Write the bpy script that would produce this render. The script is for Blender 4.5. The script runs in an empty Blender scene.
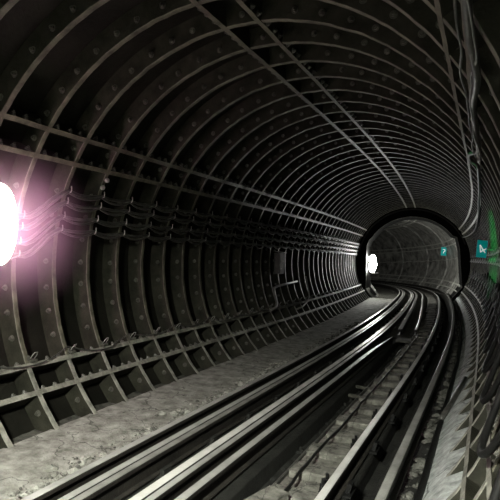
import bpy, bmesh, math, random
from mathutils import Vector, Matrix, noise
random.seed(7)
SC = bpy.context.scene
COL = SC.collection
PI = math.pi
rad = math.radians

# ------------------------------------------------------------------ path of the tunnel axis (gentle bend, then left curve)
def kap(s):
    if s <= -2: return 0.0
    kn = [-2, 6, 12, 18, 24, 30, 36, 44, 70]
    kv = [-0.017, 0.0005, 0.0074, 0.0056, 0.0030, 0.0280, 0.060, 0.060, 0.060]
    for i in range(len(kn) - 1):
        if s <= kn[i + 1]:
            t = (s - kn[i]) / (kn[i + 1] - kn[i]); return kv[i] + t * (kv[i + 1] - kv[i])
    return kv[-1]
DS = 0.05
_N0 = 300
_tab = {}
def _build():
    x = y = h = 0.0; _tab[0] = (0, 0, 0)
    for i in range(1, 1200):
        h += kap(i * DS) * DS; x += -math.sin(h) * DS; y += math.cos(h) * DS; _tab[i] = (x, y, h)
    x = y = h = 0.0
    for i in range(-1, -_N0, -1):
        x -= -math.sin(h) * DS; y -= math.cos(h) * DS; h -= kap(i * DS) * DS; _tab[i] = (x, y, h)
_build()
def path(s):
    f = s / DS; i = math.floor(f); t = f - i
    a, b = _tab[i], _tab[i + 1]
    return tuple(a[k] + (b[k] - a[k]) * t for k in range(3))
def W(s, lat, z):
    x, y, h = path(s); return Vector((x + lat * math.cos(h), y + lat * math.sin(h), z))
def WC(s, th, r):
    return W(s, r * math.cos(rad(th)), r * math.sin(rad(th)))
def frame(s):
    x, y, h = path(s); return Vector((x, y, 0)), h
def frange(a, b, st):
    n = max(1, int(round((b - a) / st))); return [a + (b - a) * i / n for i in range(n + 1)]
ORD = ['zeroth','first','second','third','fourth','fifth','sixth','seventh','eighth','ninth','tenth','eleventh','twelfth','thirteenth','fourteenth','fifteenth','sixteenth','seventeenth','eighteenth','nineteenth','twentieth']
def ordn(n):
    if n <= 20: return ORD[n]
    t = {2:'twenty',3:'thirty',4:'forty'}[n // 10]
    return {2:'twentieth',3:'thirtieth',4:'fortieth'}[n // 10] if n % 10 == 0 else t + '-' + ORD[n % 10]

# ------------------------------------------------------------------ materials
def mat(name, c1, c2, rough=0.6, metal=0.0, scale=6.0, bump=0.3, bscale=30.0, spec=0.5, detail=6.0, coords='Object', c3=None, rvar=0.12):
    m = bpy.data.materials.new(name); m.use_nodes = True
    nt = m.node_tree; N = nt.nodes; L = nt.links
    b = N['Principled BSDF']
    tc = N.new('ShaderNodeTexCoord'); oi = N.new('ShaderNodeObjectInfo')
    ad = N.new('ShaderNodeVectorMath'); ad.operation = 'ADD'
    mu = N.new('ShaderNodeMath'); mu.operation = 'MULTIPLY'; mu.inputs[1].default_value = 37.0
    L.new(oi.outputs['Random'], mu.inputs[0]); L.new(tc.outputs[coords], ad.inputs[0]); L.new(mu.outputs[0], ad.inputs[1])
    n1 = N.new('ShaderNodeTexNoise'); n1.inputs['Scale'].default_value = scale; n1.inputs['Detail'].default_value = detail; n1.inputs['Roughness'].default_value = 0.65
    L.new(ad.outputs[0], n1.inputs['Vector'])
    r = N.new('ShaderNodeValToRGB'); r.color_ramp.elements[0].position = 0.35; r.color_ramp.elements[1].position = 0.68
    r.color_ramp.elements[0].color = (*c1, 1); r.color_ramp.elements[1].color = (*c2, 1)
    if c3:
        e = r.color_ramp.elements.new(0.8); e.color = (*c3, 1)
    L.new(n1.outputs['Fac'], r.inputs['Fac']); L.new(r.outputs['Color'], b.inputs['Base Color'])
    n2 = N.new('ShaderNodeTexNoise'); n2.inputs['Scale'].default_value = bscale; n2.inputs['Detail'].default_value = 8; n2.inputs['Roughness'].default_value = 0.7
    L.new(ad.outputs[0], n2.inputs['Vector'])
    bp = N.new('ShaderNodeBump'); bp.inputs['Strength'].default_value = bump; bp.inputs['Distance'].default_value = 0.02
    L.new(n2.outputs['Fac'], bp.inputs['Height']); L.new(bp.outputs['Normal'], b.inputs['Normal'])
    mr = N.new('ShaderNodeMapRange'); mr.inputs['To Min'].default_value = max(0.02, rough - rvar); mr.inputs['To Max'].default_value = min(1, rough + rvar)
    L.new(n2.outputs['Fac'], mr.inputs['Value']); L.new(mr.outputs['Result'], b.inputs['Roughness'])
    b.inputs['Metallic'].default_value = metal
    b.inputs['Specular IOR Level'].default_value = spec
    return m
def emis(name, col, strength):
    m = bpy.data.materials.new(name); m.use_nodes = True
    nt = m.node_tree; nt.nodes.remove(nt.nodes['Principled BSDF'])
    e = nt.nodes.new('ShaderNodeEmission'); e.inputs['Color'].default_value = (*col, 1); e.inputs['Strength'].default_value = strength
    nt.links.new(e.outputs[0], nt.nodes['Material Output'].inputs['Surface'])
    return m
M = {}
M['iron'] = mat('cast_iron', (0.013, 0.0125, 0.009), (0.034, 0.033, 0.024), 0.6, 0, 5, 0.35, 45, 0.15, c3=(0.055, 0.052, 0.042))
M['iron_edge'] = mat('pale_iron_edge', (0.042, 0.041, 0.028), (0.145, 0.14, 0.10), 0.5, 0, 7, 0.4, 50, 0.5, c3=(0.25, 0.245, 0.21))  # paler iron for the inner edges of ribs and flanges
M['lit_edge'] = mat('lit_iron_edge', (0.10, 0.10, 0.083), (0.31, 0.306, 0.26), 0.6, 0, 9, 0.6, 50, 0.4, c3=(0.36, 0.355, 0.31))  # lighter iron edge: strong light on low flanges and rib feet put into colour
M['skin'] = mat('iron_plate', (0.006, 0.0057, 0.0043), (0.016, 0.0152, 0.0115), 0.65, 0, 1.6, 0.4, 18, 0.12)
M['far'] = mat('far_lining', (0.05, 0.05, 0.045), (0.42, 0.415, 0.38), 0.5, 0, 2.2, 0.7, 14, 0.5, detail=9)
M['bolt'] = mat('bolt_steel', (0.035, 0.034, 0.028), (0.11, 0.107, 0.09), 0.4, 0, 20, 0.3, 80, 0.5)
M['conc'] = mat('concrete', (0.13, 0.13, 0.112), (0.40, 0.40, 0.36), 0.85, 0, 5.5, 1.0, 24, 0.25, detail=10, c3=(0.46, 0.46, 0.42))
M['conc2'] = mat('pale_concrete', (0.24, 0.255, 0.245), (0.62, 0.66, 0.64), 0.8, 0, 9.0, 1.0, 34, 0.3, detail=10)
M['bed'] = mat('oily_trackbed', (0.008, 0.008, 0.007), (0.022, 0.022, 0.019), 0.75, 0, 6, 0.9, 22, 0.3)
M['dirt'] = mat('dark_grit', (0.03, 0.03, 0.026), (0.12, 0.118, 0.10), 0.9, 0, 8, 0.9, 25, 0.2)
M['debris'] = mat('debris', (0.03, 0.03, 0.026), (0.17, 0.168, 0.15), 0.9, 0, 9, 0.6, 40, 0.2)
M['timber'] = mat('timber', (0.06, 0.059, 0.05), (0.21, 0.206, 0.18), 0.8, 0, 9, 0.9, 30, 0.3, detail=9)
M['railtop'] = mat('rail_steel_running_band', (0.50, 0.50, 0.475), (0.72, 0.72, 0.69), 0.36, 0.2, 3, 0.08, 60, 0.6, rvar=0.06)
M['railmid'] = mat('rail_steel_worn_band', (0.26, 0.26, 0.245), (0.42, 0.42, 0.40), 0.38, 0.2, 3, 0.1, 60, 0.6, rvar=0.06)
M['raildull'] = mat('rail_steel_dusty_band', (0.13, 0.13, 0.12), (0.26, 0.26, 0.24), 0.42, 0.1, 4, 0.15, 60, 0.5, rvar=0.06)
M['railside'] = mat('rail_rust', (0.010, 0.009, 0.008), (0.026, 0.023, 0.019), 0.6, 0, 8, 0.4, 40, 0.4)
M['cable'] = mat('cable_sheath', (0.028, 0.028, 0.025), (0.085, 0.083, 0.075), 0.45, 0, 8, 0.15, 50, 0.5)
M['black'] = mat('black_rubber', (0.004, 0.004, 0.004), (0.010, 0.010, 0.0095), 0.5, 0, 8, 0.15, 50, 0.25)
M['hook'] = mat('galvanised', (0.16, 0.16, 0.145), (0.32, 0.32, 0.30), 0.45, 0.2, 15, 0.2, 70, 0.5)
M['frame'] = mat('portal_black', (0.003, 0.003, 0.003), (0.008, 0.008, 0.0075), 0.6, 0, 4, 0.4, 30, 0.1)
M['edge'] = mat('portal_edge_steel', (0.12, 0.12, 0.11), (0.24, 0.24, 0.22), 0.4, 0.2, 6, 0.2, 40, 0.5)
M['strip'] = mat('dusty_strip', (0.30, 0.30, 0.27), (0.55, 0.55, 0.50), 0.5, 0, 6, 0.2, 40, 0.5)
M['box'] = mat('box_grey', (0.05, 0.05, 0.046), (0.12, 0.12, 0.11), 0.5, 0, 7, 0.2, 40, 0.5)
M['cyan'] = mat('sign_cyan', (0.0, 0.34, 0.34), (0.0, 0.44, 0.43), 0.5, 0, 9, 0.05, 60, 0.4)
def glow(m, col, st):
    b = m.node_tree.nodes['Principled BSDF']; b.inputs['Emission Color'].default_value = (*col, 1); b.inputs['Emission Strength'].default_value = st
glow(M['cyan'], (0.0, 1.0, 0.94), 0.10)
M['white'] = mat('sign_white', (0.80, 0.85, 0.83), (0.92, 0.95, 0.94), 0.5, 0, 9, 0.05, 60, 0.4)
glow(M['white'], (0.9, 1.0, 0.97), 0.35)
def cracks(m, sc_=1.3, w=0.012):
    nt = m.node_tree; N = nt.nodes; L = nt.links; b = N['Principled BSDF']
    tc = N.new('ShaderNodeTexCoord'); nz = N.new('ShaderNodeTexNoise'); nz.inputs['Scale'].default_value = 3.0; nz.inputs['Detail'].default_value = 6
    mx = N.new('ShaderNodeVectorMath'); mx.operation = 'MULTIPLY_ADD'; mx.inputs[1].default_value = (.5, .5, .5)
    L.new(tc.outputs['Object'], nz.inputs['Vector']); L.new(nz.outputs['Color'], mx.inputs[0]); L.new(tc.outputs['Object'], mx.inputs[2])
    v = N.new('ShaderNodeTexVoronoi'); v.feature = 'DISTANCE_TO_EDGE'; v.inputs['Scale'].default_value = sc_
    L.new(mx.outputs[0], v.inputs['Vector'])
    mr = N.new('ShaderNodeMapRange'); mr.inputs['From Max'].default_value = w; mr.inputs['To Min'].default_value = 0.25; L.new(v.outputs['Distance'], mr.inputs['Value'])
    old = b.inputs['Base Color'].links[0].from_socket
    mu = N.new('ShaderNodeVectorMath'); mu.operation = 'MULTIPLY'; L.new(old, mu.inputs[0]); L.new(mr.outputs['Result'], mu.inputs[1]); L.new(mu.outputs[0], b.inputs['Base Color'])
cracks(M['conc']); cracks(M['conc2'], 0.9, 0.02); cracks(M['timber'], 4.0, 0.03)
LAMP = 17.0
M['lamp'] = emis('lamp_diffuser', (0.95, 1.0, 0.76), LAMP)
M['lamp2'] = emis('lamp_diffuser_far', (1.0, 1.0, 0.94), 180.0)
M['lamp3'] = emis('fill_lamp_diffuser', (0.98, 1.0, 0.88), 2600.0)
M['pink'] = emis('added_magenta_glow', (1.0, 0.42, 0.74), 330.0)
M['green'] = emis('signal_green_lens', (0.02, 1.0, 0.18), 8.0)

# ------------------------------------------------------------------ mesh builder
class MB:
    def __init__(self): self.v = []; self.f = []; self.m = []; self.sm = []
    def add(self, vs, fs, mi=0, smooth=False):
        o = len(self.v); self.v += [Vector(x) for x in vs]
        for k, f in enumerate(fs):
            self.f.append([o + i for i in f]); self.m.append(mi if isinstance(mi, int) else mi[k]); self.sm.append(smooth)
        return self
    def box(self, c, d, rot=None, mi=0, j=0.0):
        c = Vector(c); vs = []
        for x in (-1, 1):
            for y in (-1, 1):
                for z in (-1, 1):
                    p = Vector((x * d[0] / 2, y * d[1] / 2, z * d[2] / 2))
                    if j: p += Vector((random.uniform(-j, j), random.uniform(-j, j), random.uniform(-j, j)))
                    if rot: p = rot @ p
                    vs.append(c + p)
        return self.add(vs, [(0,1,3,2),(4,6,7,5),(0,4,5,1),(2,3,7,6),(0,2,6,4),(1,5,7,3)], mi)
    def loft(self, rings, closed_ring=True, cap=True, mi=0, smooth=False):
        n = len(rings[0]); vs = [p for r in rings for p in r]; fs = []; ms = []
        for i in range(len(rings) - 1):
            for k in range(n if closed_ring else n - 1):
                a, b = i * n + k, i * n + (k + 1) % n
                fs.append((a, b, b + n, a + n)); ms.append(mi[k] if not isinstance(mi, int) else mi)
        if cap and closed_ring:
            fs.append(tuple(reversed(range(n)))); fs.append(tuple(range((len(rings) - 1) * n, len(rings) * n))); ms += [0, 0] if not isinstance(mi, int) else [mi, mi]
        return self.add(vs, fs, ms, smooth)
    def tube(self, pts, r, n=8, mi=0):
        pts = [Vector(p) for p in pts]; rings = []; up = None
        for i, p in enumerate(pts):
            t = (pts[min(i + 1, len(pts) - 1)] - pts[max(i - 1, 0)]).normalized()
            if up is None: up = t.orthogonal().normalized()
            up = (up - t * up.dot(t)); up = up.normalized() if up.length > 1e-6 else t.orthogonal().normalized()
            q = t.cross(up); rr = r[i] if isinstance(r, (list, tuple)) else r
            rings.append([p + (up * math.cos(2 * PI * k / n) + q * math.sin(2 * PI * k / n)) * rr for k in range(n)])
        return self.loft(rings, mi=mi, smooth=True)
    def build(self, name, mats, parent=None, origin=None, kind=None):
        me = bpy.data.meshes.new(name)
        o = Vector(origin) if origin is not None else Vector((0, 0, 0))
        me.from_pydata([tuple(p - o) for p in self.v], [], self.f)
        for mm in (mats if isinstance(mats, (list, tuple)) else [mats]): me.materials.append(mm)
        for p, mi, s in zip(me.polygons, self.m, self.sm): p.material_index = mi; p.use_smooth = s
        bm = bmesh.new(); bm.from_mesh(me); bmesh.ops.recalc_face_normals(bm, faces=bm.faces); bm.to_mesh(me); bm.free()
        ob = bpy.data.objects.new(name, me); COL.objects.link(ob); ob.location = o
        if parent: ob.parent = parent
        if kind: ob['kind'] = kind
        return ob
def tag(o, label, cat, group=None, kind=None):
    o['label'] = label; o['category'] = cat
    if group: o['group'] = group
    if kind: o['kind'] = kind
    return o
def empty(name, loc=(0, 0, 0), rz=0.0):
    o = bpy.data.objects.new(name, None); COL.objects.link(o); o.location = loc; o.rotation_euler = (0, 0, rz); o.empty_display_size = 0.1; return o
def copy_tree(o, parent=None):
    c = o.copy(); COL.objects.link(c)
    if parent: c.parent = parent
    for ch in list(o.children): copy_tree(ch, c)
    return c
def ns(x, y=0.0, z=0.0): return noise.noise(Vector((x, y, z)))

R = 2.5; RS = 2.72
S0, DR = 3.9161, 0.6027
SP = 26.0           # portal
SE = 52.0
def ring_s(i): return S0 + DR * i

# ------------------------------------------------------------------ setting: lining shell, floor, benches
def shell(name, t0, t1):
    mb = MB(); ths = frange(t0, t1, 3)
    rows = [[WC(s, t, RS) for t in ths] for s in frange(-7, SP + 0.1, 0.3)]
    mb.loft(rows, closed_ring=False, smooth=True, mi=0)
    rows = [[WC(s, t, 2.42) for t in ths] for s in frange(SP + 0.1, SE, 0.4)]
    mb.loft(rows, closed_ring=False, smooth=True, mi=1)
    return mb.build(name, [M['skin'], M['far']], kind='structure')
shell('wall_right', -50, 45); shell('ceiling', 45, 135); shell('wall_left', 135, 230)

def strip_surface(name, prof, s0, s1, ds, m, amp=0.0, sub=6, seed=0, ampf=None):
    """prof: list of (lat,z) corners; subdivided, roughened by noise"""
    pts = []
    for a, b in zip(prof[:-1], prof[1:]):
        for k in range(sub): pts.append((a[0] + (b[0] - a[0]) * k / sub, a[1] + (b[1] - a[1]) * k / sub))
    pts.append(prof[-1])
    mb = MB(); rows = []
    for s in frange(s0, s1, ds):
        row = []
        for (l, z) in pts:
            a = amp * (ampf(l) if ampf else 1)
            d = a * (ns(s * 1.7 + seed, l * 3) + 0.6 * ns(s * 6 + seed, l * 8, 3) + 0.4 * ns(s * 17, l * 19, 7 + seed))
            row.append(W(s, l, z + d))
        rows.append(row)
    mb.loft(rows, closed_ring=False, smooth=True)
    return mb.build(name, m, kind='structure')
strip_surface('floor', [(-2.1, -1.93), (2.2, -1.93)], -6, SE, 0.3, M['bed'], 0.02, 20)
strip_surface('trim_1', [(-1.90, -1.80), (-1.885, -1.705), (-1.815, -1.705), (-0.95, -1.745), (-0.68, -1.765), (-0.66, -1.95)], -4, SP + 0.2, 0.06, M['conc'], 0.012, 9, 1,
              lambda l: 1.0 + 2.6 * max(0, min(1, (l + 1.35) / 0.4)) * (1 if l < -0.7 else 0.2))
strip_surface('trim_9', [(-2.25, -1.70), (-2.05, -1.745), (-1.88, -1.76)], -4, SP + 0.2, 0.1, M['dirt'], 0.02, 6, 23)
strip_surface('trim_2', [(1.79, -1.95), (1.81, -1.705), (1.985, -1.52), (2.30, -1.34)], -2, SP + 0.2, 0.06, M['conc2'], 0.010, 8, 5)
strip_surface('trim_3', [(-0.64, -1.95), (-0.63, -1.775), (0.42, -1.775), (0.44, -1.95)], -3, 13.6, 0.3, M['bed'], 0.008, 6, 9)
strip_surface('trim_4', [(0.70, -1.95), (0.71, -1.735), (1.13, -1.742), (1.135, -1.95)], -3, SE, 0.15, M['timber'], 0.014, 6, 11)
strip_surface('trim_10', [(1.136, -1.95), (1.14, -1.748), (1.27, -1.75), (1.28, -1.95)], -3, SE, 0.3, M['bed'], 0.002, 3, 12)
strip_surface('trim_5', [(-0.64, -1.95), (-0.63, -1.775), (0.69, -1.765), (0.695, -1.95)], 13.6, SE, 0.15, M['timber'], 0.010, 8, 13)
strip_surface('trim_6', [(1.42, -1.95), (1.44, -1.74), (1.80, -1.74)], -2, SE, 0.15, M['bed'], 0.02, 6, 15)
strip_surface('trim_7', [(-2.25, -1.78), (-1.75, -1.79), (-0.95, -1.79), (-0.68, -1.80), (-0.66, -1.95)], SP + 0.2, SE, 0.2, M['dirt'], 0.010, 6, 17)
strip_surface('trim_8', [(1.79, -1.95), (1.81, -1.715), (1.985, -1.60), (2.20, -1.45)], SP + 0.36, SE, 0.2, M['debris'], 0.006, 6, 19)

# ------------------------------------------------------------------ ribs
def rib_mesh(seed):
    mb = MB(); rows = []
    for t in frange(-44, 224, 1.5):
        c, s_ = math.cos(rad(t)), math.sin(rad(t))
        j = 0.006 * ns(t * 0.35, seed) + 0.004 * ns(t * 1.3, seed, 4)
        j2 = 0.004 * ns(t * 0.9, seed, 9)
        row = []
        for (r, y) in ((R + j, -0.027 + j2), (R + 0.006 + j, -0.033), (RS + 0.01, -0.046), (RS + 0.01, 0.046), (R + 0.006 + j, 0.033), (R + j, 0.027 + j2)):
            row.append(Vector((r * c, y, r * s_)))
        rows.append(row)
    k0 = 13; k1 = len(rows) - 13
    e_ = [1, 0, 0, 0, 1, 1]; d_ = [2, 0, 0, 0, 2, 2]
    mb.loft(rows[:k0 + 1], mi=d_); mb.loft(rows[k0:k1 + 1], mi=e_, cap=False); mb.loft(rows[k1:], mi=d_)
    me = mb.build('tunnel_rib', [M['iron'], M['iron_edge'], M['lit_edge']]); d = me.data; bpy.data.objects.remove(me); return d
RIBM = [rib_mesh(k * 3.7) for k in range(4)]
def hexbolt(h=0.022, r=0.019, shank=True):
    mb = MB()
    def cyl(y0, y1, r0, n):
        mb.loft([[Vector((r0 * math.cos(2 * PI * k / n), y, r0 * math.sin(2 * PI * k / n))) for k in range(n)] for y in (y0, y1)])
    cyl(0, -0.006, r * 1.45, 10)
    cyl(-0.006, -h, r, 6)
    cyl(-h, -h - 0.016, r * 0.5, 8)
    return mb
o = hexbolt(0.026, 0.024).build('bolt', M['bolt']); BOLT = o.data; bpy.data.objects.remove(o)
def place(name, data, loc, rot, parent):
    o = bpy.data.objects.new(name, data); COL.objects.link(o); o.location = loc; o.rotation_euler = rot
    if parent: o.parent = parent
    return o
FL = dict(A1=144.70, A2=151.99, B1=96.15, B2=87.37, C1=37.20, C2=31.11, D1=205.91, D2=212.89, E1=-31.12, E2=-24.21)
for i in range(-2, 37):
    p, h = frame(ring_s(i))
    rb = place('tunnel_rib', RIBM[i % 4], p, (0, 0, h), None)
    if i >= 1: lab = 'curved cast iron tunnel rib, the %s one beyond the bright near lamp' % ordn(i)
    elif i == 0: lab = 'curved cast iron tunnel rib just this side of the bright near lamp'
    else: lab = 'curved cast iron tunnel rib at upper left, %s one nearer than the bright lamp' % ('second' if i == -1 else 'third')
    tag(rb, lab, 'rib', 'cast iron ribs of the near tunnel')
    if 0 <= i <= 15:
        t = -22.0
        while t < 222:
            if all(abs(t - a) > 2.6 for a in FL.values()):
                tt = t + random.uniform(-.4, .4)
                place('bolt', BOLT, (2.592 * math.cos(rad(tt)), -0.037, 2.592 * math.sin(rad(tt))), (0, random.uniform(0, 1), 0), rb)
            t += 6.3
# ------------------------------------------------------------------ longitudinal flanges
FLAB = {
 'A1': 'long iron flange along upper left wall above the cables, upper of its pair',
 'A2': 'long iron flange along upper left wall above the cables, lower of its pair',
 'B1': 'long iron flange along the crown, left one of the crown pair',
 'B2': 'long iron flange along the crown, right one of the crown pair',
 'C1': 'long iron flange high on right wall, without any conduit on it',
 'C2': 'long iron flange high on right wall, carrying the crooked conduit',
 'D1': 'long iron flange low on left wall, upper of the pair above the concrete bench',
 'D2': 'long iron flange low on left wall, nearest the concrete bench',
 'E1': 'long iron flange low on right wall, nearest the pale concrete bench',
 'E2': 'long iron flange low on right wall, crossed by the black cable loops'}
for key, th in FL.items():
    mb = MB(); rows = []
    lower = key in ('D1', 'D2', 'E1', 'E2')
    seed = th * 0.77
    for s in frange(-2.5, SP, 0.1):
        j = 0.007 * ns(s * 2.2, seed) + 0.009 * max(0, ns(s * 7, seed, 2)) + 0.004 * ns(s * 19, seed, 5)
        row = []
        hw = 0.028
        for (r, dt) in ((R - 0.003 + j, -hw), (RS + 0.01, -hw - 0.01), (RS + 0.01, hw + 0.01), (R - 0.003 + j, hw)):
            row.append(WC(s, th + math.degrees(dt / r), r))
        rows.append(row)
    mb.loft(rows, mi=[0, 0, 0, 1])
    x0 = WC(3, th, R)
    fl = mb.build('longitudinal_flange', [M['iron'], M['lit_edge' if lower else 'iron_edge']], origin=x0)
    tag(fl, FLAB[key], 'flange', 'long iron flanges of the near tunnel')
    if key in ('D1', 'D2', 'A1', 'A2', 'E1', 'E2', 'B1', 'B2'):
        sgn = 1 if key in ('D1', 'D2') else (-1 if key in ('A1', 'A2', 'B2', 'E1') else 1)
        # bolts stand out of the flange's face, two or three per bay
        for i in range(-1, 13):
            for q in (0.22, 0.5, 0.78):
                s = ring_s(i + q) + random.uniform(-.02, .02)
                r = 2.535
                side = -1 if key in ('D1', 'D2') else sgn
                base = WC(s, th + side * math.degrees(0.031 / r), r)
                _, h = frame(s)
                # local -y axis of bolt should point along tangent*side
                tg = (WC(s, th + side * 2, r) - WC(s, th, r)).normalized()
                q3 = (-tg).to_track_quat('Y', 'Z')
                place('bolt', BOLT, base - x0, q3.to_euler(), fl)

# ------------------------------------------------------------------ portal frame and the tunnel beyond
p, h = frame(SP)
pf = empty('portal_frame', p, h)
tag(pf, 'black steel frame closing down to the arched opening at the tunnel bend', 'frame')
def opening(grow=0.0):
    pts = [(1.74, -1.60), (2.17, -1.08), (2.09, 0.0), (2.05, 0.62), (1.93, 1.16)]
    pts += [(2.10 * math.cos(rad(t)) * 1.02, 2.08 * math.sin(rad(t))) for t in frange(36, 148, 4)]
    pts += [(-1.93, 1.00), (-2.05, 0.70), (-2.05, 0.0), (-2.05, -1.32), (-1.74, -1.70)]
    out = []
    for x, z in pts:
        l = math.hypot(x, z); out.append((x * (1 + grow / l), z * (1 + grow / l)))
    return out
op = opening(); mb = MB()
def outer(pts, r): 
    return [(x / math.hypot(x, z) * r, z / math.hypot(x, z) * r) for x, z in pts]
ou = outer(op, 2.70)
rows = []
for (x, z), (X, Z) in zip(op, ou):
    rows.append([Vector((x, 0, z)), Vector((X, 0, Z)), Vector((X * .88, 1.9, Z * .88)), Vector((x, 1.9, z))])
mb.loft(rows); mb.build('frame_plate', M['frame'], pf)
g = opening(0.012); mb = MB(); rows = []
for (x, z), (X, Z) in zip(op, g):
    rows.append([Vector((x * 0.996, -0.03, z * 0.996)), Vector((X, -0.03, Z)), Vector((X, 0.0, Z)), Vector((x * 0.996, 0.0, z * 0.996))])
mb.loft(rows); lip = mb.build('steel_lip', M['edge'], pf); lip['label'] = 'worn bright steel lip'
mb = MB(); rows = []
for t in frange(20, 168, 3):
    c, s_ = math.cos(rad(t)), math.sin(rad(t))
    rows.append([Vector((r * c, y, r * s_)) for r, y in ((2.40, -0.05), (2.45, -0.05), (2.45, 0.0), (2.40, 0.0))])
mb.loft(rows); mb.build('backing_ring', M['box'], pf)
# far lining rings
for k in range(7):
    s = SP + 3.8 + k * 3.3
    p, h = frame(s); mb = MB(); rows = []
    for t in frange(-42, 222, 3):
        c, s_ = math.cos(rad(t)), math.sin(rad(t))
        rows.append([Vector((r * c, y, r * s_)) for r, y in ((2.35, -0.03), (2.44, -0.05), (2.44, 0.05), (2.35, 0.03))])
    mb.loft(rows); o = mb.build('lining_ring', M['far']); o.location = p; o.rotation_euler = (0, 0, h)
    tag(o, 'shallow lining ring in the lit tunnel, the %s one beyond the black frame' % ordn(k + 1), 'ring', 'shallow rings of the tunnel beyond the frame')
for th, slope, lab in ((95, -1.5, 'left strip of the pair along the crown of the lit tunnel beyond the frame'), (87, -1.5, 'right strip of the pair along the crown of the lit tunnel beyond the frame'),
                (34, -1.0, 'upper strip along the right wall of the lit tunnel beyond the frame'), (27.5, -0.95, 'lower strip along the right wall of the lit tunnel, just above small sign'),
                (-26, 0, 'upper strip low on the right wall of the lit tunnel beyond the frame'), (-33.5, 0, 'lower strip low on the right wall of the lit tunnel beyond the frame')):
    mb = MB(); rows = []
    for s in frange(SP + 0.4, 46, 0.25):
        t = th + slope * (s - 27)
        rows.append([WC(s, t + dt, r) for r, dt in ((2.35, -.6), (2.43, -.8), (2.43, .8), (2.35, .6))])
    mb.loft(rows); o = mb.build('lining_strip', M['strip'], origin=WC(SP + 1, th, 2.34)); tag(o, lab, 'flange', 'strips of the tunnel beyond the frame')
mb = MB(); mb.tube([WC(s, 8.5 - .8 * (s - 27) + .6 * math.sin(s * 5.2), 2.39) for s in frange(SP + .5, 46, .2)], 0.022, 6)
tag(mb.build('wall_cable', M['strip'], origin=WC(28, 8, 2.39)), 'cable with pale clips along the far wall below the small sign', 'cable')

# ------------------------------------------------------------------ rails
def rail(name, latf, ztop, s0, s1, label, cat, head=0.034, foot=0.065, hgt=0.15, taper0=0.0, taper1=0.0, headh=0.04, group='rails', top='railtop'):
    prof = [(-head, -.006), (-head + .007, 0), (head - .007, 0), (head, -.006), (head, -headh), (.010, -headh - .016), (.010, -hgt + .025), (foot, -hgt + .010), (foot, -hgt), (-foot, -hgt), (-foot, -hgt + .010), (-.010, -hgt + .025), (-.010, -headh - .016), (-head, -headh)]
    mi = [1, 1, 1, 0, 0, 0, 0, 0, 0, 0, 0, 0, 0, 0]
    mb = MB(); rows = []
    for s in frange(s0, s1, 0.2):
        l = latf(s) if callable(latf) else latf
        k = 1.0; dz = 0.0
        if taper1 and s > s1 - taper1:
            k = max(0.08, (s1 - s) / taper1) ** 0.5
        if taper0 and s < s0 + taper0:
            dz = -0.0
        rows.append([W(s, l + x * k, ztop + z + dz) for x, z in prof])
    mb.loft(rows, mi=mi)
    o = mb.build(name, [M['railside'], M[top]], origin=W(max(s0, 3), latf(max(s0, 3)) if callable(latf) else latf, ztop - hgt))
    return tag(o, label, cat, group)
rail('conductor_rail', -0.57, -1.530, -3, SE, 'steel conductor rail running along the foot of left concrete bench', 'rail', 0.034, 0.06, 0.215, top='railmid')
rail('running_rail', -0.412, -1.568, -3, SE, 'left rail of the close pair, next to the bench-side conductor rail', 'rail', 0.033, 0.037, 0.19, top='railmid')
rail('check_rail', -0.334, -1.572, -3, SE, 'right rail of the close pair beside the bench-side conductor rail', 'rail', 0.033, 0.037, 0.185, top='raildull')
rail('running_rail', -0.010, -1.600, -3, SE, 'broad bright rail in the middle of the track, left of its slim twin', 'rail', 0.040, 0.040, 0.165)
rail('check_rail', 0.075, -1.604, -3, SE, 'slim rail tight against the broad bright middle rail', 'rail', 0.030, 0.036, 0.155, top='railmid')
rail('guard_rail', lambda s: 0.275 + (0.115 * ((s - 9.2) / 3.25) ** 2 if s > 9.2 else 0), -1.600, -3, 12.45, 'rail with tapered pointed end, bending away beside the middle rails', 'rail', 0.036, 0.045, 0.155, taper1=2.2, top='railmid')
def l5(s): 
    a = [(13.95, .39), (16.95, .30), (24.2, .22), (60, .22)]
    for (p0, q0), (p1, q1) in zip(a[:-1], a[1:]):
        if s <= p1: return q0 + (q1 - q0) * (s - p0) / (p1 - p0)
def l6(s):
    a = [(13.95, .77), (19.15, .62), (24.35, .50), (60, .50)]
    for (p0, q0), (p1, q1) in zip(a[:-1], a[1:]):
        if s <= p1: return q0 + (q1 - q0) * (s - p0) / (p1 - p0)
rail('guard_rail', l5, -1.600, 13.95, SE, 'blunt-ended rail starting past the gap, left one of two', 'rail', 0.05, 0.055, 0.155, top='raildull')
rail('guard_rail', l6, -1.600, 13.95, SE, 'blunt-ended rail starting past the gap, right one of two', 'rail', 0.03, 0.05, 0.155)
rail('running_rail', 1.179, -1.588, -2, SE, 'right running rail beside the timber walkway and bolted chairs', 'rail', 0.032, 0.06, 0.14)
rail('conductor_rail', 1.607, -1.505, -2, SE, 'outermost right rail, raised beside the rubble and pale bench', 'rail', 0.034, 0.05, 0.16, top='raildull')

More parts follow.
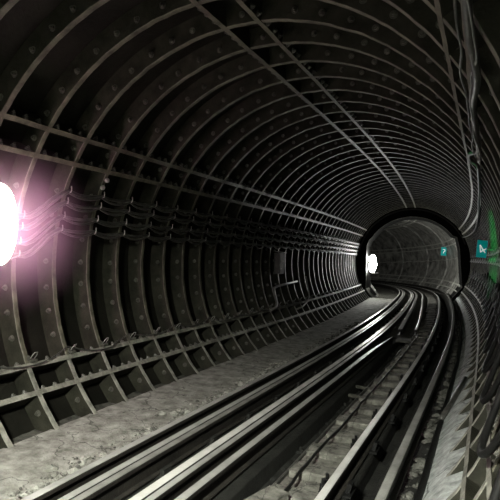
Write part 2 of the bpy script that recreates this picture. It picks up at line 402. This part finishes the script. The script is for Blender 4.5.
# chairs along the rails
def make_chair(name, label, cat):
    e = empty(name)
    MB().box((0, 0, 0.008), (0.26, 0.20, 0.016)).build('base_plate', M['black'], e)
    mb = MB(); mb.box((0.10, 0, 0.055), (0.035, 0.10, 0.08), Matrix.Rotation(0.25, 3, 'Y')); mb.build('jaw', M['black'], e)
    for y in (-0.06, 0.06):
        mb = MB()
        for z0, z1, r, n in ((0.016, 0.028, 0.032, 10), (0.028, 0.062, 0.026, 6), (0.062, 0.105, 0.014, 8)):
            mb.loft([[Vector((-0.105 + r * math.cos(2 * PI * k / n), y + r * math.sin(2 * PI * k / n), z)) for k in range(n)] for z in (z0, z1)])
        mb.build('bolt', M['black'], e)
    return e
ch0 = None; cs = [4.4 + 1.065 * k for k in range(18)]
for k, s in enumerate(cs):
    o = make_chair('rail_chair', '', '') if ch0 is None else copy_tree(ch0)
    ch0 = ch0 or o
    _, h = frame(s); o.location = W(s, 1.179, -1.742); o.rotation_euler = (0, 0, h)
    tag(o, 'black bolted rail chair, the %s from the camera along right running rail' % ordn(k + 1), 'rail chair', 'chairs of the right running rail')
def simple_chair(label, s, lat, z, w, group):
    mb = MB(); mb.box((0, 0, 0.005), (w, 0.18, 0.03)); mb.box((w / 2 - .035, 0, 0.045), (0.04, 0.11, 0.06)); mb.box((-w / 2 + .035, 0, 0.045), (0.04, 0.11, 0.06))
    o = mb.build('rail_chair', M['bed']); _, h = frame(s); o.location = W(s, lat, z); o.rotation_euler = (0, 0, h)
    return tag(o, label, 'rail chair', group)
for k in range(22):
    s = 3.2 + 0.9 * k
    simple_chair('dusty chair between the left close pair and middle rails, %s from the camera' % ordn(k + 1), s, -0.185, -1.765, 0.19, 'chairs between the left pair and the middle rails')

# timber sleeper ends and boards of the walkway
k = 0; s = 3.55
while s < 24:
    w = 0.24; _, h = frame(s)
    mb = MB(); rows = []
    j = random.uniform(-.015, .015); x0 = 0.735 + random.uniform(-.02, .03); x1 = 1.10
    for y in (-w / 2, -w / 2 + .015, w / 2 - .015, w / 2):
        e_ = 0.0 if abs(y) < w / 2 - .01 else -0.012
        row = []
        for x in frange(x0, x1, 0.06):
            row.append(Vector((x - 0.92, y + .006 * ns(x * 9, s), .055 + e_ + .012 * ns(x * 7, y * 5, s))))
        row += [Vector((x1 - .92, y, -0.03)), Vector((x0 - .92, y, -0.03))]
        rows.append(row)
    mb.loft(rows)
    o = mb.build('timber_sleeper', M['timber']); o.location = W(s, 0.92, -1.735); o.rotation_euler = (0, 0, h + random.uniform(-.03, .03))
    k += 1
    tag(o, 'weathered timber sleeper end left of right running rail, %s from the camera' % ordn(k), 'sleeper', 'sleeper ends along the walkway')
    s += 0.53
# wooden trough end by the walkway
e = empty('timber_trough', W(3.72, 0.80, -1.735), frame(3.72)[1] - 0.25)
tag(e, 'short timber trough lying at the near end of the walkway', 'trough')
MB().box((-0.075, 0, 0.06), (0.025, 0.42, 0.12), j=.004).build('side_board', M['timber'], e)
MB().box((0.075, 0, 0.06), (0.025, 0.42, 0.12), j=.004).build('side_board', M['timber'], e)
MB().box((0, 0, 0.128), (0.175, 0.42, 0.018), j=.004).build('lid_board', M['timber'], e)
# plank across the pit beyond the pointed rail
for k, (s, l0, l1, z, w) in enumerate(((12.9, 0.44, 0.74, -1.72, 0.5), (8.25, 0.46, 0.72, -1.80, 0.05), (7.6, 0.50, 0.78, -1.78, 0.045))):
    mb = MB(); mb.box((0, 0, 0), (l1 - l0, w, 0.04), j=.004)
    o = mb.build('cross_plank' if k == 0 else 'tie_bar', M['timber'] if k == 0 else M['bolt']); o.location = W(s, (l0 + l1) / 2, z); o.rotation_euler = (0, 0, frame(s)[1] - (0.0 if k == 0 else 0.35))
    tag(o, ['wide plank bridging the dark pit just past the pointed rail', 'thin bar across the dark pit, farther of two', 'thin bar across the dark pit, nearer of two'][k], 'plank' if k == 0 else 'bar')
# ledge pipe in the pit
mb = MB(); mb.tube([W(s, 0.63 + .012 * ns(s * 2), -1.80 + .006 * ns(s * 3, 5)) for s in frange(2.5, 13, .25)], 0.016, 8)
tag(mb.build('pipe', M['cable'], origin=W(4, .63, -1.8)), 'thin dull pipe along the wall of the dark pit', 'pipe')
# thin cable on the walkway
mb = MB(); mb.tube([W(s, 0.845 + .03 * ns(s * .9) + .012 * ns(s * 3, 2), -1.664 + .006 * ns(s * 4, 9)) for s in frange(3.7, 13.6, .1)], 0.014, 8)
tag(mb.build('thin_cable', M['black'], origin=W(4, .845, -1.67)), 'thin black cable snaking along the timber walkway', 'cable')

# rubble and debris (nobody could count it)
def rocks(name, n, f, m, label, cat):
    mb = MB()
    for _ in range(n):
        s, l, z, r = f(); c = W(s, l, z)
        bm = bmesh.new(); bmesh.ops.create_icosphere(bm, subdivisions=1, radius=r)
        sx, sy, sz = random.uniform(.7, 1.5), random.uniform(.7, 1.5), random.uniform(.45, .9)
        q = Matrix.Rotation(random.uniform(0, 6), 3, 'Z')
        vs = [c + q @ Vector((v.co.x * sx * random.uniform(.75, 1.2), v.co.y * sy * random.uniform(.75, 1.2), v.co.z * sz)) for v in bm.verts]
        mb.add(vs, [[v.index for v in ff.verts] for ff in bm.faces]); bm.free()
    o = mb.build(name, m, origin=W(5, 0, -1.75)); return tag(o, label, cat, kind='stuff')
rocks('rubble', 650, lambda: (random.uniform(2.5, 25), random.gauss(1.71, .035), -1.75 + random.uniform(0, .02), random.choice((.010, .014, .02, .03, .045, .06))), M['debris'], 'loose rubble between the outermost right rail and the pale bench', 'rubble')
rocks('bench_debris', 1300, lambda: (random.uniform(2.0, 16) ** 1.0, -0.93 + random.gauss(0, .10) - .12 * max(0, ns(random.uniform(0, 9))), -1.735 + random.uniform(0, .015), random.choice((.006, .008, .010, .014, .022))), M['debris'], 'crumbled concrete and grit along the left bench edge', 'debris')
rocks('concrete_clods', 260, lambda: (random.uniform(2.2, 11), -0.86 + abs(random.gauss(0, .12)) * -1.0, -1.745 + random.uniform(0, .01), random.choice((.02, .03, .04, .055))), M['conc'], 'lumps of broken concrete heaped along the left bench edge', 'clods')
rocks('pit_ballast', 700, lambda: (random.uniform(3, 24), random.uniform(.44, .68), -1.925, random.uniform(.015, .04)), M['bed'], 'oily black ballast in the dark pits between the rails', 'ballast')

# ------------------------------------------------------------------ left wall cables on hooks
ROW = [159.3, 162.6, 166.6, 170.3]
def row_theta(row, s, sub=0.0):
    hi, lo = ROW[row], ROW[row] + 8.2 + (-.3 * row)
    t = max(0, min(1, (s - ring_s(1)) / DR)); t = t * t * (3 - 2 * t)
    base = lo + (hi - lo) * t
    u = (s - S0) / DR; f = u - math.floor(u)
    sag = (0.75 + 0.5 * ns(math.floor(u) * 1.7, row * 3.1 + sub)) * 4 * f * (1 - f) * (1.0 + sub)
    far = max(0, min(1, (s - 12) / 12)) * 5
    return base + sag + sub * 0.5 + far * 0.3
RN = ['topmost', 'second', 'third', 'lowest']
for row in range(4):
    for sub in (0.0, 0.9):
        mb = MB()
        pts = [WC(s, row_theta(row, s, sub), 2.462 - .018 * (1 if sub else 0) + .006 * ns(s * 3, row, sub)) for s in frange(1.5, SP - .1, DR / 6)]
        mb.tube(pts, 0.019 if not sub else 0.014, 7)
        o = mb.build('wall_cable', M['cable'], origin=WC(5, ROW[row], 2.46))
        tag(o, '%s cable sagging in the %s row of hooks on left wall' % ('thick straighter' if not sub else 'thinner drooping', RN[row]), 'cable', 'cables along the left wall')
def hook_mesh():
    mb = MB()
    mb.tube([(0.05, 0, -0.02), (-0.03, 0, -0.02), (-0.055, 0, -0.012), (-0.060, 0, 0.02), (-0.055, 0, 0.055)], 0.0075, 6)
    mb.box((0.03, 0, 0.0), (0.012, 0.03, 0.09))
    o = mb.build('cable_hook', M['hook']); d = o.data; bpy.data.objects.remove(o); return d
HOOK = hook_mesh()
for i in range(0, 34):
    for row in range(4):
        s = ring_s(i); th = row_theta(row, s + 1e-4) + 0.2
        pos = WC(s, th, 2.475); _, h = frame(s)
        o = place('cable_hook', HOOK, pos, (0, PI, h) if False else (0, 0, h + PI), None)
        where = 'on the %s rib beyond the bright near lamp' % ordn(i) if i >= 1 else 'on rib just before bright lamp'
        tag(o, 'metal hook for %s cable row %s' % (RN[row], where), 'hook', 'cable hooks on the left wall')
# wire along the low left flange, on loops
mb = MB()
pts = []
for s in frange(2.5, 25.5, 0.1):
    u = (s - S0) / (DR * 2); f = u - math.floor(u); th = 203.0 + (3.2 if s < 6 else 2.2) * 4 * f * (1 - f) if s < 9 else 205.0 + 1.0 * 4 * f * (1 - f)
    pts.append(WC(s, th, 2.462 + .008 * ns(s)))
mb.tube(pts, 0.008, 6)
tag(mb.build('loose_wire', M['cable'], origin=WC(4, 204, 2.46)), 'loose black wire draped along the low flange of left wall', 'wire')
for i in range(0, 26):
    s = ring_s(i) + 0.07; e = empty('wire_clip', WC(s, 204.6, 2.50), frame(s)[1] + random.uniform(-.3, .3))
    tag(e, 'rusty wire clip bolted on low left flange at %s' % ('rib just this side of bright lamp' if i == 0 else 'the %s rib beyond bright lamp' % ordn(i)), 'clip', 'wire clips on the low left flange')
    mb = MB(); a = random.uniform(-.3, .3)
    loop = [(-.01, -.03, 0), (0.03, -.035, .05), (.05 + .02 * a, -.02, .085), (.055, .02, .085), (.03, .035, .05), (-.01, .03, 0)]
    mb.tube([Vector(q) for q in loop], 0.0055, 6); mb.build('loop', M['hook'], e)
    MB().box((0, 0, -0.005), (0.06, 0.10, 0.03), j=.006).build('clamp', M['bolt'], e)
    mb = MB(); mb.loft([[Vector((.0 + .018 * math.cos(2*PI*k/6), -.055 + .018 * math.sin(2*PI*k/6), z)) for k in range(6)] for z in (0, .05)]); mb.build('nut', M['bolt'], e)
# two studs under the upper flange
for k, (px_s, th) in enumerate(((5.75, 154.6), (5.72, 157.0))):
    o = place('insulator_knob', None, (0, 0, 0), (0, 0, 0), None); bpy.data.objects.remove(o)
    mb = MB(); mb.loft([[Vector((y, r * math.cos(2 * PI * q / 10), r * math.sin(2 * PI * q / 10))) for q in range(10)] for y, r in ((-.06, .012), (0.0, .012), (.0, .03), (.025, .034), (.04, .02), (.042, .004))], smooth=False)
    o = mb.build('wall_stud', M['hook']); p = WC(px_s, th, 2.50); o.location = p; o.rotation_euler = (0, -rad(0), frame(px_s)[1] - 0.4)
    tag(o, 'pale round stud above the cable hooks, %s of two' % ('upper' if k == 0 else 'lower'), 'stud')

# ------------------------------------------------------------------ junction box and conduits on left wall
e = empty('junction_box', W(12.9, -2.42, -0.31), frame(12.9)[1])
tag(e, 'dark grey junction box on left wall under the cables', 'box')
MB().box((-0.03, 0, 0.28), (0.14, 0.36, 0.52)).build('body', M['box'], e)
MB().box((0.048, 0, 0.28), (0.016, 0.33, 0.48)).build('door', M['box'], e)
for y in (-0.06, 0.05):
    mb = MB(); mb.loft([[Vector((x, y + .016 * math.cos(2*PI*k/8), .33 + .016 * math.sin(2*PI*k/8))) for k in range(8)] for x in (.056, .07)]); mb.build('screw', M['hook'], e)
MB().box((0.06, -0.08, 0.15), (0.008, 0.10, 0.03)).build('label_plate', M['hook'], e)
MB().box((0.0, 0.0, 0.56), (0.22, 0.42, 0.02), Matrix.Rotation(0.15, 3, 'Y')).build('rain_hood', M['box'], e)
mb = MB(); mb.tube([WC(14.3, 192.5, 2.44), WC(13.3, 193.2, 2.44), WC(12.6, 193.8, 2.44), WC(12.3, 194.6, 2.44), WC(12.25, 197, 2.44), WC(12.2, 203, 2.44), WC(12.0, 205.5, 2.44), WC(11.6, 206.3, 2.44)], 0.03, 8)
tag(mb.build('conduit', M['hook'], origin=WC(12.6, 194, 2.44)), 'bent pale conduit below the junction box', 'conduit')
mb = MB(); mb.tube([WC(15.3, 190, 2.44), WC(15.25, 198, 2.44), WC(15.1, 203, 2.44), WC(14.7, 206.5, 2.44), WC(14.0, 209, 2.44), WC(13.4, 209.5, 2.44)], 0.022, 8)
tag(mb.build('conduit', M['hook'], origin=WC(15.2, 198, 2.44)), 'thin curved conduit low on left wall past the junction box', 'conduit')

# ------------------------------------------------------------------ lamps
def lamp(name, s, th, r, label, m, rz=0.0, tilt=None, W_=0.20, H_=0.42, D_=0.36, group='oval wall lamps'):
    c = WC(s, th, r); _, h = frame(s)
    e = empty(name, c, h + rz); tag(e, label, 'lamp', 'oval wall lamps')
    # local +x points into the tunnel
    def oval(x, k): return [Vector((x, W_ * k * math.cos(2 * PI * q / 28), H_ * k * math.sin(2 * PI * q / 28))) for q in range(28)]
    mb = MB(); mb.loft([oval(-.03, .66), oval(.02, .70), oval(.035, .70), oval(.035, .62)], smooth=True); mb.build('housing', M['box'], e)
    mb = MB(); mb.loft([oval(.034, .62), oval(.034 + D_ * .12, .80), oval(.034 + D_ * .3, .95), oval(.034 + D_ * .5, 1.0), oval(.034 + D_ * .7, .95), oval(.034 + D_ * .86, .75), oval(.034 + D_ * .96, .42), oval(.034 + D_, .12)], smooth=True); mb.build('diffuser', m, e)
    mb = MB(); mb.box((-.08, 0, 0), (.10, .06, .5)); mb.build('bracket', M['box'], e)
    return e
l0 = lamp('oval_lamp', 4.07, 170.4, 2.42, 'bright oval lamp at left edge, on the wall beside the cables', M['lamp'], D_=0.24)
for y in (-0.235, 0.235):  # tubes added to the lamp to throw a pink glow on the nearby wall
    mb = MB(); mb.tube([(0.05, y, -0.30), (0.05, y, 0.30)], 0.012, 8); mb.build('added_glow_tube', M['pink'], l0)['label'] = 'added magenta tube tinting the wall around the lamp'
l2 = lamp('oval_lamp', 26.62, 183, 2.02, 'bright oval lamp just inside the left side of the distant opening', M['lamp2'], rz=0.25)

mb = MB(); mb.loft([[Vector((.03 + .26 * k * (1 - math.cos(2 * PI * q / 20)), .30 * k * math.sin(2 * PI * q / 20), z)) for q in range(20)] for k, z in ((1.0, -.47), (1.0, -.45))]); mb.build('added_light_cap', M['frame'], l2)  # cap added under the far lamp to block its downward light
# ------------------------------------------------------------------ right wall: conduit, cables, signs, signal
CP = [(0.9, 27), (1.6, 28), (2.6, 28.3), (3.2, 26.8), (4.0, 28.5), (4.9, 28.0), (5.6, 28.2), (6.6, 32.5), (7.0, 33.6), (7.1, 32.5), (6.75, 29.3), (7.4, 29.2), (9.0, 29.6), (11.3, 30.4), (14, 29.2), (16.7, 27.0), (19.5, 26.0), (22.2, 26.2), (24.5, 27), (25.9, 28)]
def smoothpath(P, n=5):
    out = []
    for i in range(len(P) - 1):
        p0, p1, p2, p3 = P[max(i - 1, 0)], P[i], P[i + 1], P[min(i + 2, len(P) - 1)]
        for k in range(n):
            t = k / n
            out.append(tuple(.5 * (2 * b + (c - a) * t + (2 * a - 5 * b + 4 * c - d) * t * t + (3 * b - a - 3 * c + d) * t ** 3) for a, b, c, d in zip(p0, p1, p2, p3)))
    out.append(P[-1]); return out
mb = MB(); mb.tube([WC(s, t, 2.455) for s, t in smoothpath(CP)], 0.022, 8)
tag(mb.build('conduit', M['cable'], origin=WC(5, 28, 2.45)), 'crooked conduit with a sharp kink along the high right flange', 'conduit')
for k, (r_, a, b) in enumerate(((0.008, 2.0, .6), (0.007, -1.5, 1.7))):
    mb = MB(); mb.tube([WC(s, 28.5 + a * ns(s * 1.5, b) + 1.2 * (k * 2 - 1), 2.44 + .02 * ns(s * 2, b)) for s in frange(1.2, 6.2, .1)], r_, 6)
    tag(mb.build('loose_wire', M['cable'], origin=WC(3, 28, 2.44)), 'thin stray wire hanging beside the crooked conduit, %s one' % ('upper' if k else 'lower'), 'wire')
# black cables looping over the lower right flange
def loops(lo, hi, period, ph, r_, rr, s0, s1):
    pts = []
    for s in frange(s0, s1, .06):
        f = ((s - ph) / period) % 1.0
        th = hi + (lo - hi) * (4 * f * (1 - f)) ** 0.8
        pts.append(WC(s, th, rr - .05 * (4 * f * (1 - f))))
    mb = MB(); mb.tube(pts, r_, 8); return mb
tag(loops(-22.5, -5, 1.21, 0.35, 0.022, 2.47, 1.2, 24).build('looping_cable', M['black'], origin=WC(5, -18, 2.43)), 'thick black cable hanging in deep loops low on right wall', 'cable')
tag(loops(-13, -7, 1.21, 0.9, 0.012, 2.47, 1.2, 25).build('looping_cable', M['black'], origin=WC(5, -12, 2.43)), 'thin black cable in shallow loops above the deep black loops', 'cable')
tag(loops(1.5, 4.5, 1.21, 0.4, 0.016, 2.47, 6.5, 25).build('looping_cable', M['hook'], origin=WC(8, 3, 2.45)), 'pale cable sagging at eye level on right wall below the number sign', 'cable')
tag(loops(6.0, 8.5, 1.21, 0.8, 0.012, 2.47, 7.5, 25).build('looping_cable', M['cable'], origin=WC(8, 7, 2.45)), 'thin grey cable at eye level on right wall, just above the pale one', 'cable')
for i in range(3, 26, 2):
    s = ring_s(i); o = place('cable_hook', HOOK, WC(s, 3.2, 2.47), (0, 0, frame(s)[1]), None)
    tag(o, 'metal hook under the pale cable on right wall, %s from the camera' % ordn((i - 1) // 2), 'hook', 'cable hooks on the right wall')
# thick hose between rubble and pale bench
mb = MB(); mb.tube([W(s, 1.80 + .018 * ns(s * 1.1), -1.70 + .01 * ns(s, 4)) for s in frange(1.5, 25, .15)], 0.036, 8)
tag(mb.build('hose', M['black'], origin=W(5, 1.8, -1.7)), 'thick black hose along the foot of the pale right bench', 'hose')
mb = MB(); mb.tube([W(6.6, 1.80, -1.66), W(7.0, 1.86, -1.61), W(7.5, 1.93, -1.54), W(8.0, 2.0, -1.46)], 0.034, 8)
tag(mb.build('hose_end', M['cable'], origin=W(7, 1.86, -1.62)), 'short pale pipe crossing up over the right bench', 'pipe')

def glyph(name, strokes, w, m, parent, y=-0.012):
    mb = MB()
    for (a, b) in strokes:
        a, b = Vector((a[0], 0, a[1])), Vector((b[0], 0, b[1])); d = (b - a); l = d.length; d.normalize(); n = Vector((-d.z, 0, d.x)) * w / 2
        q = [a - n - d * w * .3, b - n + d * w * .3, b + n + d * w * .3, a + n - d * w * .3]
        mb.add([p + Vector((0, y, 0)) for p in q] + [p + Vector((0, y + .006, 0)) for p in q], [(0,1,2,3),(7,6,5,4),(0,4,5,1),(1,5,6,2),(2,6,7,3),(3,7,4,0)])
    return mb.build(name, m, parent)
s = 14.4
e = empty('number_sign', W(s, 2.24, 0.415), frame(s)[1]); e.rotation_euler = (0, rad(5), frame(s)[1] + 0.12)
tag(e, 'cyan plate with white number 4 on right wall beside green light', 'sign')
MB().box((0, 0, 0), (0.235, 0.012, 0.42)).build('plate', M['cyan'], e)
st = [((.035, -.10), (.02, .10)), ((.02, .10), (-.06, -.05)), ((-.06, -.05), (.075, -.03))]
glyph('digit', [((.03, -.11), (.0, .10)), ((.0, .10), (-.055, -.055)), ((-.055, -.055), (.085, -.035))], 0.028, M['white'], e).rotation_euler = (0, -0.5, 0)
MB().box((0.16, 0.02, 0.0), (0.22, 0.012, 0.04)).build('bracket', M['box'], e)
s = 32.9
e = empty('number_sign', WC(s, 16, 2.24), frame(s)[1]); e.rotation_euler = (0, rad(4), frame(s)[1] - 0.2)
tag(e, 'small distant cyan plate on the wall of the lit tunnel', 'sign')
MB().box((0, 0, 0), (0.30, 0.012, 0.48)).build('plate', M['cyan'], e)
glyph('digit', [((-.05, .11), (.05, .11)), ((.05, .11), (.06, .02)), ((.06, .02), (.0, -.02)), ((.0, -.02), (-.01, -.10))], 0.04, M['white'], e)
MB().box((0.17, 0.02, 0.0), (0.18, 0.012, 0.04)).build('bracket', M['box'], e)

# green signal on the upper right wall, behind the camera, shining up the tunnel
gp = WC(-1.0, 47, 2.33); gt = WC(14.1, 0.5, 2.5)
gd = (gt - gp).normalized()
gq = gd.to_track_quat('-Z', 'Y').to_matrix().to_4x4()
e = empty('signal_head', gp); tag(e, 'small signal with green lens high on right wall behind the camera', 'signal')
e.matrix_world = Matrix.Translation(gp) @ gq
MB().box((0, 0, 0.05), (0.12, 0.22, 0.08)).build('case', M['frame'], e)
mb = MB(); mb.loft([[Vector((.035 * math.cos(2*PI*k/16), .035 * math.sin(2*PI*k/16), z)) for k in range(16)] for z in (0.01, -.004)]); mb.build('green_lens', M['green'], e)
ld = bpy.data.lights.new('green_beam', 'SPOT'); ld.color = (0.0, 1.0, 0.15); ld.energy = 17000; ld.spot_size = rad(7.6); ld.spot_blend = 0.35; ld.shadow_soft_size = 0.03
lo = bpy.data.objects.new('green_beam', ld); COL.objects.link(lo)
lo.matrix_world = Matrix.Translation(gp + gd * 0.03) @ gq @ Matrix.Rotation(rad(-3), 4, 'Z') @ Matrix.Diagonal((0.17, 1, 1, 1))

# added ball of haze standing in for the lens glare around the near lamp
bm = bmesh.new(); bmesh.ops.create_icosphere(bm, subdivisions=3, radius=1.0)
me = bpy.data.meshes.new('glare_haze'); bm.to_mesh(me); bm.free()
hz = bpy.data.objects.new('glare_haze', me); COL.objects.link(hz); hz.location = WC(4.12, 170.4, 2.15); hz.scale = (0.85, 0.85, 0.95); hz.rotation_euler = (0, 0, frame(4.1)[1])
tag(hz, 'pinkish haze added as glare around the bright lamp at left edge', 'haze', kind='stuff')
hm = bpy.data.materials.new('haze'); hm.use_nodes = True; nt = hm.node_tree; nt.nodes.remove(nt.nodes['Principled BSDF'])
vs = nt.nodes.new('ShaderNodeVolumeScatter'); vs.inputs['Color'].default_value = (1.0, 0.62, 0.86, 1)
tc = nt.nodes.new('ShaderNodeTexCoord'); vl = nt.nodes.new('ShaderNodeVectorMath'); vl.operation = 'LENGTH'
mr = nt.nodes.new('ShaderNodeMapRange'); mr.interpolation_type = 'SMOOTHSTEP'; mr.inputs['From Min'].default_value = 0.15; mr.inputs['From Max'].default_value = 1.0; mr.inputs['To Min'].default_value = 0.36; mr.inputs['To Max'].default_value = 0.0
nt.links.new(tc.outputs['Object'], vl.inputs[0]); nt.links.new(vl.outputs['Value'], mr.inputs['Value']); nt.links.new(mr.outputs['Result'], vs.inputs['Density'])
nt.links.new(vs.outputs[0], nt.nodes['Material Output'].inputs['Volume']); me.materials.append(hm)

wd = bpy.data.worlds.new('world'); SC.world = wd; wd.use_nodes = True
wd.node_tree.nodes['Background'].inputs['Color'].default_value = (0.0, 0.0, 0.0, 1); wd.node_tree.nodes['Background'].inputs['Strength'].default_value = 0

# added fill lamp behind the camera, hooded to keep its light off the ceiling
lb = lamp('added_fill_lamp', -1.2, 58, 2.30, 'added hooded fill lamp high on right wall behind the camera', M['lamp3'], D_=0.05)
lb['group'] = ''; del lb['group']
lb.matrix_world = Matrix.Translation(WC(-1.2, 58, 2.30)) @ Vector((-0.28, 0.10, -0.95)).to_track_quat('X', 'Y').to_matrix().to_4x4()
mb = MB(); mb.loft([[Vector((x, .23 * math.cos(2 * PI * q / 28), .46 * math.sin(2 * PI * q / 28))) for q in range(28)] for x in (-.04, .22)], cap=False); mb.build('hood', M['box'], lb)

# ------------------------------------------------------------------ camera
F, YAW, PIT, ROL = 544.87, 0.3772, 0.0114, 0.0188
cam = bpy.data.cameras.new('camera'); co = bpy.data.objects.new('camera', cam); COL.objects.link(co)
fw = Vector((-math.sin(YAW) * math.cos(PIT), math.cos(YAW) * math.cos(PIT), math.sin(PIT)))
rt = Vector((math.cos(YAW), math.sin(YAW), 0)); up = rt.cross(fw)
r2 = rt * math.cos(ROL) + up * math.sin(ROL); u2 = -rt * math.sin(ROL) + up * math.cos(ROL)
m = Matrix((r2, u2, -fw)).transposed().to_4x4(); m.translation = Vector((2.2012, 0, 0.1321))
co.matrix_world = m
cam.sensor_width = 36; cam.lens = 36 * F / 500; cam.clip_start = 0.02; cam.clip_end = 200
SC.camera = co
SC.view_settings.view_transform = 'Standard'; SC.view_settings.look = 'None'; SC.view_settings.gamma = 1; SC.view_settings.use_curve_mapping = False
SC.view_settings.exposure = 0.0
